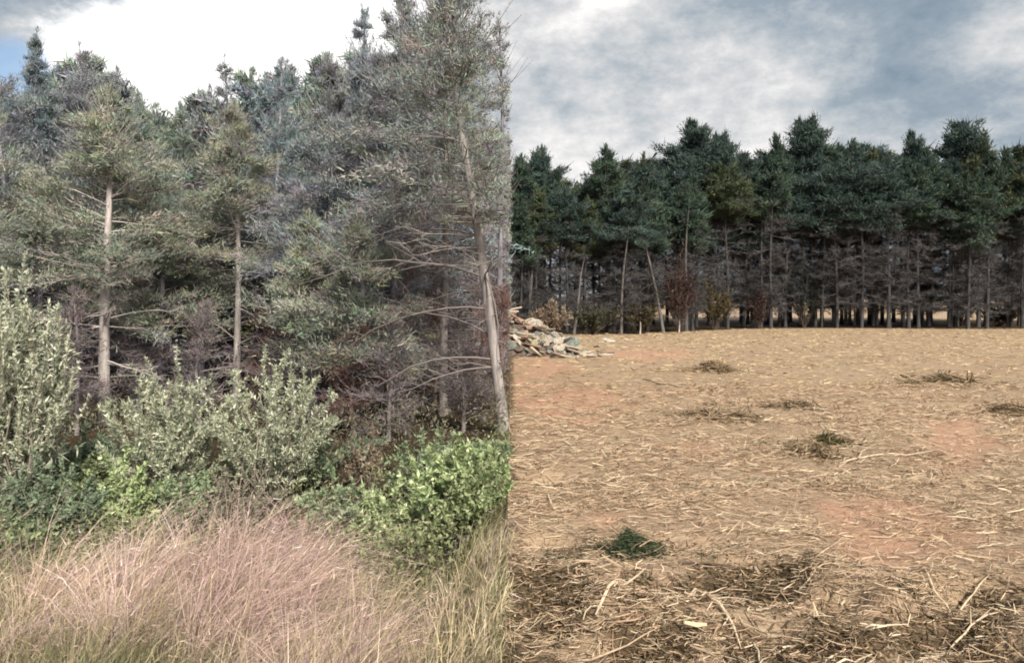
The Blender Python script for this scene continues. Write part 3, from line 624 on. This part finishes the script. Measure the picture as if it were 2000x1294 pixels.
# brush and reddish bushes at the foot of the treeline
for k, (px, foot, ty_, Rx, pal, lab) in enumerate([
    (1075, 657, 585, 1.3, BRN, 'brown brush at the foot of the treeline behind the rubble'), (1160, 655, 590, 1.5, ((.05, .055, .03), (.11, .11, .06)), 'dark olive brush right of the rubble pile'),
    (1245, 652, 585, 1.4, ((.06, .05, .03), (.13, .11, .06)), 'dull brown brush left of the leaning pale trunk'), (1325, 650, 490, 1.2, ((.07, .038, .035), (.12, .066, .058)), 'maroon dead bush by the brown bare trunk'),
    (1395, 644, 540, 1.3, ((.08, .07, .035), (.17, .13, .06)), 'ochre brush right of the maroon bush'), (1480, 642, 560, 1.2, ((.065, .042, .038), (.11, .068, .058)), 'reddish brush in the middle of the treeline'),
    (1570, 640, 500, 1.6, ((.02, .03, .028), (.04, .05, .045)), 'dark young cedar filling the foot of the twin crown'), (1880, 638, 540, 1.5, ((.10, .045, .045), (.18, .085, .08)), 'dark red leaved bush near the right end of the treeline'),
    (1950, 638, 590, 1.6, ((.03, .035, .02), (.07, .07, .04)), 'dark low brush at the right end of the treeline')]):
    r2 = np.random.default_rng(1200+k); D = CAMH*F/(foot-HOR)+.6; x = (px-1000)/F*D; z = float(hz(x, D)); H = CAMH+(HOR-ty_)/F*D-z
    root = thing('brush', lab, 'bush', (x, D, z), 'brush at the foot of the treeline')
    st, fo = make_shrub(r2, H, Rx, 34, 2600, (.20, .07), pal, arch=.1, stemc=(.09, .07, .06), side_tw=7)
    link('stems', st.mesh('stems'), M_twig, root); link('foliage', fo.mesh('foliage'), M_leaf, root)
for px, py, lab in ((1250, 652, 'short pale snapped stub left of the leaning trunk'), (1326, 650, 'short pale snapped stub right of the leaning trunk')):
    D = CAMH*F/(py-HOR); x = (px-1000)/F*D; mb = MB(); zz = np.linspace(-.1, .75, 6)
    tubes(mb, np.stack([.03*np.sin(zz*3), 0*zz, zz], -1)[None], np.array([[.06, .05, .045, .045, .04, .01]]), np.array([[.42, .36, .31]]), 6)
    tag(link('snapped_stub', mb.mesh('snapped_stub'), M_bark, loc=(x, D, float(hz(x, D)))), lab, 'stump', 'snapped stubs before the treeline')

# ------------------------------------------------------------------ rubble pile
rng = np.random.default_rng(21)
def rock_mesh(k):
    import bmesh
    r = np.random.default_rng(2000+k); bm = bmesh.new(); bmesh.ops.create_icosphere(bm, subdivisions=2, radius=.5)
    sc = np.array([r.uniform(.8, 1.3), r.uniform(.7, 1.1), r.uniform(.35, .75)])
    pl = [(rvec(r, 1)[0], r.uniform(.14, .36)) for _ in range(12)]
    for v in bm.verts:
        p = np.array(v.co)
        for nrm, dd in pl:
            e = p@nrm-dd
            if e > 0: p = p-nrm*e
        v.co = p*sc*1.5+r.normal(0, .012, 3)
    me = bpy.data.meshes.new('stone'); bm.to_mesh(me); bm.free()
    at = me.color_attributes.new('Col', 'FLOAT_COLOR', 'POINT'); c = [(.33, .29, .24), (.39, .34, .27), (.21, .20, .19), (.31, .20, .15), (.22, .25, .22), (.35, .31, .21), (.14, .11, .10), (.45, .41, .35)][k % 8]
    at.data.foreach_set('color', np.tile([*c, 1], len(me.vertices)).astype(np.float32)); me.materials.append(M_stone)
    return me
rocks = [rock_mesh(k) for k in range(10)]
pile = thing('rubble_pile', 'heap of pale broken stones and boards at the back of the field', 'rubble', (0, 28.5, 0))
def pile_h(x, y):    # top surface of the heap, local coordinates
    return 1.75*np.clip(1-np.sqrt(((x+.9)/3.7)**2+((y)/1.9)**2), 0, 1)**.8
for k in range(300):
    x = rng.uniform(-1.2, 3.2); y = rng.uniform(-2.0, .9); h = pile_h(x, y)
    if h < .03 and rng.uniform() < .7: continue
    o = link('stone', rocks[int(rng.integers(0, 10))], parent=pile); s = rng.uniform(.2, .4+.4*(rng.uniform() < .3))*(1 if h > .3 else .6)
    o.location = (x, y, h-.12*s+float(hz(x, 28.5+y))); o.rotation_euler = (rng.normal(0, .5)+.25, rng.normal(0, .4), rng.uniform(0, 6.28)); o.scale = (s, s, s)
for k in range(26):    # boards and broken limbs in the heap
    x = rng.uniform(-.8, 3.6); y = rng.uniform(-2.1, .3); h = pile_h(x, y); L = rng.uniform(.5, 1.5); a = rng.normal(.1, .5)
    mb = MB(); s = np.linspace(-.5, .5, 4); d = np.array([math.cos(a), math.sin(a)*.6, rng.normal(-.15, .2)])
    Pn = d[None]*(s*L)[:, None]; cc = np.array([(.42, .35, .27), (.22, .18, .155), (.48, .42, .33), (.30, .19, .14)][k % 4])
    wdt = rng.uniform(.05, .14)
    for sg, q in ((1, 0),):
        V = []; u = norm(np.cross(d, [0, 0, 1.])); v = norm(np.cross(u, d))
        for p in (Pn[0], Pn[-1]):
            for (ca, cb) in ((-1, -1), (1, -1), (1, 1), (-1, 1)): V.append(p+u*wdt*ca*.5+v*.03*cb)
        mb.add(np.array(V), np.array([[0, 1, 5, 4], [1, 2, 6, 5], [2, 3, 7, 6], [3, 0, 4, 7], [0, 3, 2, 1], [4, 5, 6, 7]]), cc)
    link('board', mb.mesh('board'), M_wood, pile, (x, y, h+.10+float(hz(x, 28.5+y))))
core = MB(); gx = np.linspace(-1.6, 3.2, 26); gy = np.linspace(-1.95, 1.9, 22); GX, GY = np.meshgrid(gx, gy)
GZ = pile_h(GX, GY)-.12+.12*(fbm(GX*2, GY*2, 5)-.5); ii = (np.arange(21)*26)[:, None]+np.arange(25)[None]
core.add(np.stack([GX, GY, GZ], -1), np.stack([ii, ii+1, ii+27, ii+26], -1).reshape(-1, 4), np.array([.12, .09, .07]))  # core coloured dark to paint the shaded gaps between the stones
link('gap_shade_core', core.mesh('gap_shade_core', True), M_stone, pile)
for k, (px, py, s, lab) in enumerate([(1188, 668, .55, 'pale stone lying alone right of the rubble pile'), (1168, 676, .45, 'flat pale slab beside the lone stone'), (1140, 690, .35, 'small stone in front of the rubble pile')]):
    q = G(px, py); o = link('stone', rocks[(7, 1, 5)[k]], loc=(q[0], q[1], float(hz(q[0], q[1]))+.1*s)); o.scale = (s, s, s*.8); o.rotation_euler = (.1, .1, k*1.3)
    tag(o, lab, 'stone', 'loose stones by the rubble')

# ------------------------------------------------------------------ straw and mulch on the cleared field
def straws(seed, N, y0, y1, ln, wd, pal, name, label, lift=.03, tilt=.18, dens=None, curl=.12):
    r = np.random.default_rng(seed)
    u = r.uniform(size=N); y = np.sqrt(y0**2+(y1**2-y0**2)*u); x = r.uniform(-.01, .76, N)*y
    if dens is not None:
        k = r.uniform(size=N) < dens(x, y); x, y = x[k], y[k]; N = len(x)
    a = r.normal(.28, .75, N); fl = r.uniform(size=N) < .2; a[fl] = r.uniform(0, 6.28, fl.sum())
    L = ln*np.exp(np.clip(r.normal(0, .5, N), -1, .85)); K = 3; s = np.array([-.5, 0, .5])
    d = np.stack([np.cos(a), np.sin(a), r.normal(0, tilt, N)], -1)
    z = hz(x, y)+lift*r.uniform(.0, 1.6, N)
    Pn = np.stack([x, y, z], -1)[:, None]+d[:, None]*(s[None]*L[:, None])[..., None]
    Pn[:, 1] += r.normal(0, curl, (N, 3))*L[:, None]*np.array([1, 1, .4])
    Pn[..., 0] = np.maximum(Pn[..., 0], -.04)
    gz = hz(Pn[..., 0], Pn[..., 1]); Pn[..., 2] = np.maximum(Pn[..., 2], gz+.004)
    p = r.choice(len(pal), N, p=[q[1] for q in pal]); c = np.array([q[0] for q in pal])[p]*r.uniform(.75, 1.25, (N, 1))
    side = norm(np.stack([-np.sin(a), np.cos(a), r.normal(0, .7, N)], -1))
    mb = MB(); W_ = wd*np.exp(r.normal(0, .4, N))[:, None]*np.array([.7, 1, .5])[None]
    ribbons(mb, Pn, W_, side, c)
    return tag(link(name, mb.mesh(name), M_straw), label, 'mulch', kind='stuff')
redm = red_fn
cl_ = lambda x, y: (.25+.75*sstep(.38, .6, fbm(x*1.1, y*1.6, 101, 4)))*(1-.7*redm(x, y))*(1-.6*sstep(.3, .8, holl(x, y)))
SP = [((.49, .355, .235), .38), ((.61, .475, .33), .27), ((.42, .275, .185), .21), ((.20, .14, .09), .11), ((.68, .57, .42), .03)]
straws(1, 78000, 3.2, 8.5, .08, .0050, SP, 'straw_mulch', 'loose straw and shredded wood strands over the near field', .035, dens=cl_)
straws(2, 62000, 8.0, 18, .105, .0080, SP, 'straw_mulch', 'shredded straw strands over the middle of the field', .035, dens=cl_)
straws(3, 34000, 17, 52, .15, .018, [((.50, .37, .21), .5), ((.62, .49, .31), .3), ((.28, .19, .11), .2)], 'straw_mulch', 'shredded straw strands over the far field', .04, .12, dens=lambda x, y: (y < front_edge(x)-.5)*cl_(x, y))
furd = lambda x, y: sstep(.25, .65, holl(x, y)+1.3*(fbm(x*2.2, y*2.6, 33, 4)-.55))+.12*sstep(5.6, 4.6, y)
straws(4, 60000, 3.2, 9.0, .05, .009, [((.11, .078, .043), .45), ((.19, .13, .072), .35), ((.085, .07, .04), .2)], 'dark_mulch', 'dark crumbled debris in the churned strip nearest the camera', .02, .4, dens=furd)
straws(5, 2200, 3.2, 15, .17, .008, [((.64, .52, .35), .5), ((.50, .38, .24), .3), ((.20, .13, .09), .2)], 'splinter_mulch', 'longer splinters scattered over the straw', .05, .2, dens=lambda x, y: .3+.7*cl_(x, y))

# clumps of dark brush and a green cedar sprig left lying on the field
def clump(name, px, py, wid, hgt, pal, lab, n=900, twig=(.20, .145, .095), cat='brush heap', leafs=(.07, .012)):
    r = np.random.default_rng(int(px+py)); q = G(px, py); x, y = q[0], q[1]; z = float(hz(x, y)); wm = wid/F*y/2; hm = hgt/F*y
    root = thing(name, lab, cat, (x, y, z), 'heaps left on the field')
    n *= 2; tw_, fo = MB(), MB(); N = 46
    p = np.stack([r.normal(0, .55, N)*wm, r.normal(0, .6, N)*min(wm, .6), np.abs(r.normal(0, .3, N))*hm], -1); d = norm(r.normal(0, 1, (N, 3))*np.array([1, .8, .3])+np.array([.3, 0, .1])); L = wm*r.uniform(.3, .9, N)
    Pn = p[:, None]+d[:, None]*(np.array([-.5, 0, .5])[None]*L[:, None])[..., None]; Pn[:, 1] += r.normal(0, .06, (N, 3))*L[:, None]; Pn[..., 2] = np.maximum(np.abs(Pn[..., 2]), .01)
    tubes(tw_, Pn, np.tile([.007, .006, .003], (N, 1))*y/6, np.array(twig)[None]*r.uniform(.6, 1.8, (N, 1)), 4)
    hx = r.standard_t(3, n)*.42*wm; hy = r.standard_t(3, n)*.35*min(wm, .55)+.25*hx*r.normal(0, .4); kp = fbm(hx/wm*2.2+px, hy/wm*2.2+py, 9, 3)+r.normal(0, .05, n) > .46; hx, hy = hx[kp], hy[kp]; n = len(hx); rr = np.minimum(1.03, np.hypot(hx/wm, hy/min(wm, .6)))
    pos = np.stack([hx, hy, hm*(1.05-rr)*r.uniform(.05, 1, n)*(.5+.8*fbm(hx/wm*3+px, hy/wm*3, 7, 2))], -1)
    f = r.uniform(0, 1, (n, 1)); c = np.array(pal[0])*(1-f)+np.array(pal[1])*f
    needles(fo, pos, norm(r.normal(0, 1, (n, 3))*np.array([1.4, 1, .35])+np.array([.3, .1, .12])), leafs[0]*r.uniform(.5, 1.4, n)*y/6, leafs[1]*r.uniform(.6, 1.4, n)*y/6, c, r)
    link('twigs', tw_.mesh('twigs'), M_wood, root)['kind'] = 'stuff'; link('foliage', fo.mesh('foliage'), M_needle, root)
    return root
DKB = ((.15, .11, .066), (.40, .30, .19))
clump('cedar_sprig', 1225, 1082, 135, 44, ((.035, .05, .028), (.10, .12, .065)), 'torn off green cedar sprig lying on the mulch', 2600, cat='sprig', leafs=(.06, .010))
clump('brush_heap', 1320, 1074, 130, 34, DKB, 'dark twiggy heap right of the green sprig', 1000)
clump('brush_heap', 1585, 884, 110, 30, DKB, 'dark brush heap in the middle of the field', 1100)
clump('brush_heap', 1615, 862, 70, 22, ((.06, .06, .025), (.15, .13, .06)), 'small greenish brush heap behind the middle one', 700)
clump('brush_heap', 1850, 748, 120, 22, DKB, 'long dark brush heap far out on the field', 900)
clump('brush_heap', 1975, 808, 80, 26, DKB, 'brush heap at the right edge of the field', 800)
clump('brush_heap', 1395, 726, 70, 20, DKB, 'small far brush heap below the tallest cedar', 700)
clump('brush_heap', 1545, 795, 90, 18, ((.10, .075, .05), (.24, .17, .11)), 'low brownish brush heap left of the middle', 800)
clump('brush_heap', 1080, 930, 150, 18, DKB, 'flat dark brush streak near the wood edge', 800)
clump('brush_heap', 1400, 815, 120, 10, ((.12, .09, .05), (.26, .19, .11)), 'thin dark windrow crossing the field left of centre', 600)

# individual sticks
PALE = np.array([.58, .465, .33])
def stick(pts, r0, label, colr=PALE, forks=1, lift=.05):
    """pts: photo pixels along the stick as it lies on the field"""
    r = np.random.default_rng(int(pts[0][0]*7+pts[0][1])); w_ = np.array([G(a, b, .0) for a, b in pts])
    base = w_[0].copy(); base[2] = float(hz(base[0], base[1]))
    tt = np.linspace(0, 1, 8); src = np.linspace(0, 1, len(pts)); Pn = np.stack([np.interp(tt, src, w_[:, a]) for a in range(2)], -1)
    zz = hz(Pn[:, 0], Pn[:, 1]); zz = np.maximum(zz, np.linspace(zz[0], zz[-1], 8))+lift*.6+.008*np.sin(tt*math.pi)
    Pn = np.concatenate([Pn, zz[:, None]], 1); Pn[1:-1] += r.normal(0, .004, (6, 3)); Pn -= base
    mb = MB(); r0 = r0*.75; rad = r0*np.array([.5, 1, .95, .9, .8, .7, .55, .2])
    tubes(mb, Pn[None], rad[None], colr[None], 6)
    Lt = np.linalg.norm(Pn[-1]-Pn[0])
    for f in range(forks):
        k = 3+f; d = norm(Pn[k]-Pn[k-1])+np.array([r.normal(0, .5), r.normal(0, .5), r.uniform(.2, .5)]); e = Pn[k]+norm(d)*Lt*r.uniform(.15, .3)
        tubes(mb, np.stack([Pn[k], (Pn[k]+e)/2, e])[None], np.array([[r0*.6, r0*.45, r0*.12]]), colr[None], 5)
    o = link('fallen_stick', mb.mesh('fallen_stick', True), M_wood, loc=base)
    return tag(o, label, 'stick', 'sticks lying on the field')
DK = np.array([.11, .075, .05])
for a in [
 ([(1163, 1188), (1205, 1160), (1262, 1122)], .016, 'thick pale stick pointing diagonally below the green sprig', PALE, 0),
 ([(1330, 1146), (1378, 1134), (1420, 1118)], .011, 'pale curved stick right of the thick diagonal one', PALE, 1),
 ([(1385, 1168), (1420, 1190), (1448, 1222)], .016, 'pale forked stick slanting down to the right near the bottom', PALE, 2),
 ([(1115, 1232), (1160, 1244), (1215, 1236), (1290, 1206)], .011, 'bowed brown stick near the bottom left of the field', np.array([.46, .33, .22]), 1),
 ([(1440, 1290), (1478, 1262), (1506, 1228)], .009, 'thin pale stick of the crossed pair at the bottom', PALE, 0),
 ([(1472, 1212), (1484, 1245), (1492, 1268)], .009, 'short pale stick crossing another at the bottom', PALE, 1),
 ([(1582, 1116), (1618, 1082), (1655, 1050)], .008, 'long thin pale stick on the reddish soil right of centre', PALE, 0),
 ([(1790, 1110), (1830, 1135), (1868, 1146)], .010, 'pale stick slanting down right toward a crossed pair', PALE, 1),
 ([(1868, 1142), (1900, 1132), (1932, 1116)], .010, 'pale stick rising right at the right side of the field', PALE, 1),
 ([(1855, 1208), (1905, 1194), (1958, 1186)], .010, 'long pale curved stick low at the right', PALE, 2),
 ([(1390, 1166), (1440, 1162), (1492, 1168)], .006, 'thin straight stalk above the forked stick', PALE*.8, 0),
 ([(1518, 1276), (1555, 1266), (1602, 1265)], .009, 'pale bent stick at the very bottom of the picture', PALE*.85, 0),
 ([(1880, 1256), (1925, 1275), (1960, 1290)], .014, 'pale forked branch in the bottom right corner', PALE, 2),
 ([(1246, 1066), (1256, 1078), (1266, 1092)], .010, 'short white stick across the green sprig', np.array([.72, .66, .56]), 0),
 ([(1068, 968), (1074, 985), (1084, 1010)], .016, 'pale splintered stub standing out near the wood edge', PALE*1.1, 1),
 ([(1005, 1000), (1040, 988), (1062, 975)], .012, 'pale stick beside the splintered stub', PALE, 0),
 ([(1085, 978), (1110, 990), (1130, 998)], .012, 'pale stick right of the splintered stub', PALE, 0),
 ([(1640, 905), (1690, 895), (1760, 893), (1835, 880)], .014, 'very long pale stick lying across the middle of the field', PALE, 0),
 ([(1676, 898), (1684, 885), (1705, 876)], .010, 'short curved stick leaning on the very long pale one', PALE, 0),
 ([(1025, 893), (1060, 887), (1097, 880)], .012, 'dark thin stick on the reddish soil near the wood edge', DK, 0),
 ([(1925, 958), (1965, 961), (2010, 966)], .008, 'dark thin stick at the right edge of the field', DK, 0),
 ([(1255, 745), (1290, 755), (1335, 757)], .020, 'dark stick far out on the left of the field', DK, 0),
 ([(1910, 1000), (1922, 1006), (1932, 1012)], .012, 'short pale stick on the right of the field', PALE, 0),
 ([(1908, 1078), (1935, 1074), (1962, 1070)], .009, 'straight pale stick right of the reddish soil', PALE, 0),
 ([(1590, 805), (1592, 797), (1594, 789)], .020, 'small pale upright splinter by the low brownish heap', PALE*1.1, 0),
 ([(1560, 1130), (1600, 1120), (1650, 1117)], .008, 'pale thin stick lying below the long thin diagonal one', PALE, 0),
 ([(1175, 955), (1210, 943), (1245, 945)], .010, 'pale arched stick above the bare soil left of centre', PALE, 0),
 ([(1740, 1290), (1800, 1268), (1850, 1256)], .010, 'greyish long stick near the bottom right', PALE*.7, 0),
 ([(1325, 1108), (1380, 1095), (1450, 1092)], .014, 'dark rotten limb below the green sprig', DK*1.1, 1),
]: stick(*a)

# two look-alikes that would read the same are told apart by their distance
same = {}
for o in bpy.data.objects:
    if o.parent is None and 'label' in o: same.setdefault(o['label'], []).append(o)
for lab, os_ in same.items():
    if len(os_) > 1 and not lab.startswith('shredded'):
        os_.sort(key=lambda o: o.location.y)
        for k, o in enumerate(os_): o['label'] = lab+(', nearer one', ', farther one')[k] if len(os_) == 2 else lab+(', nearest', ', middle one', ', farthest', ', rearmost')[min(k, 3)]
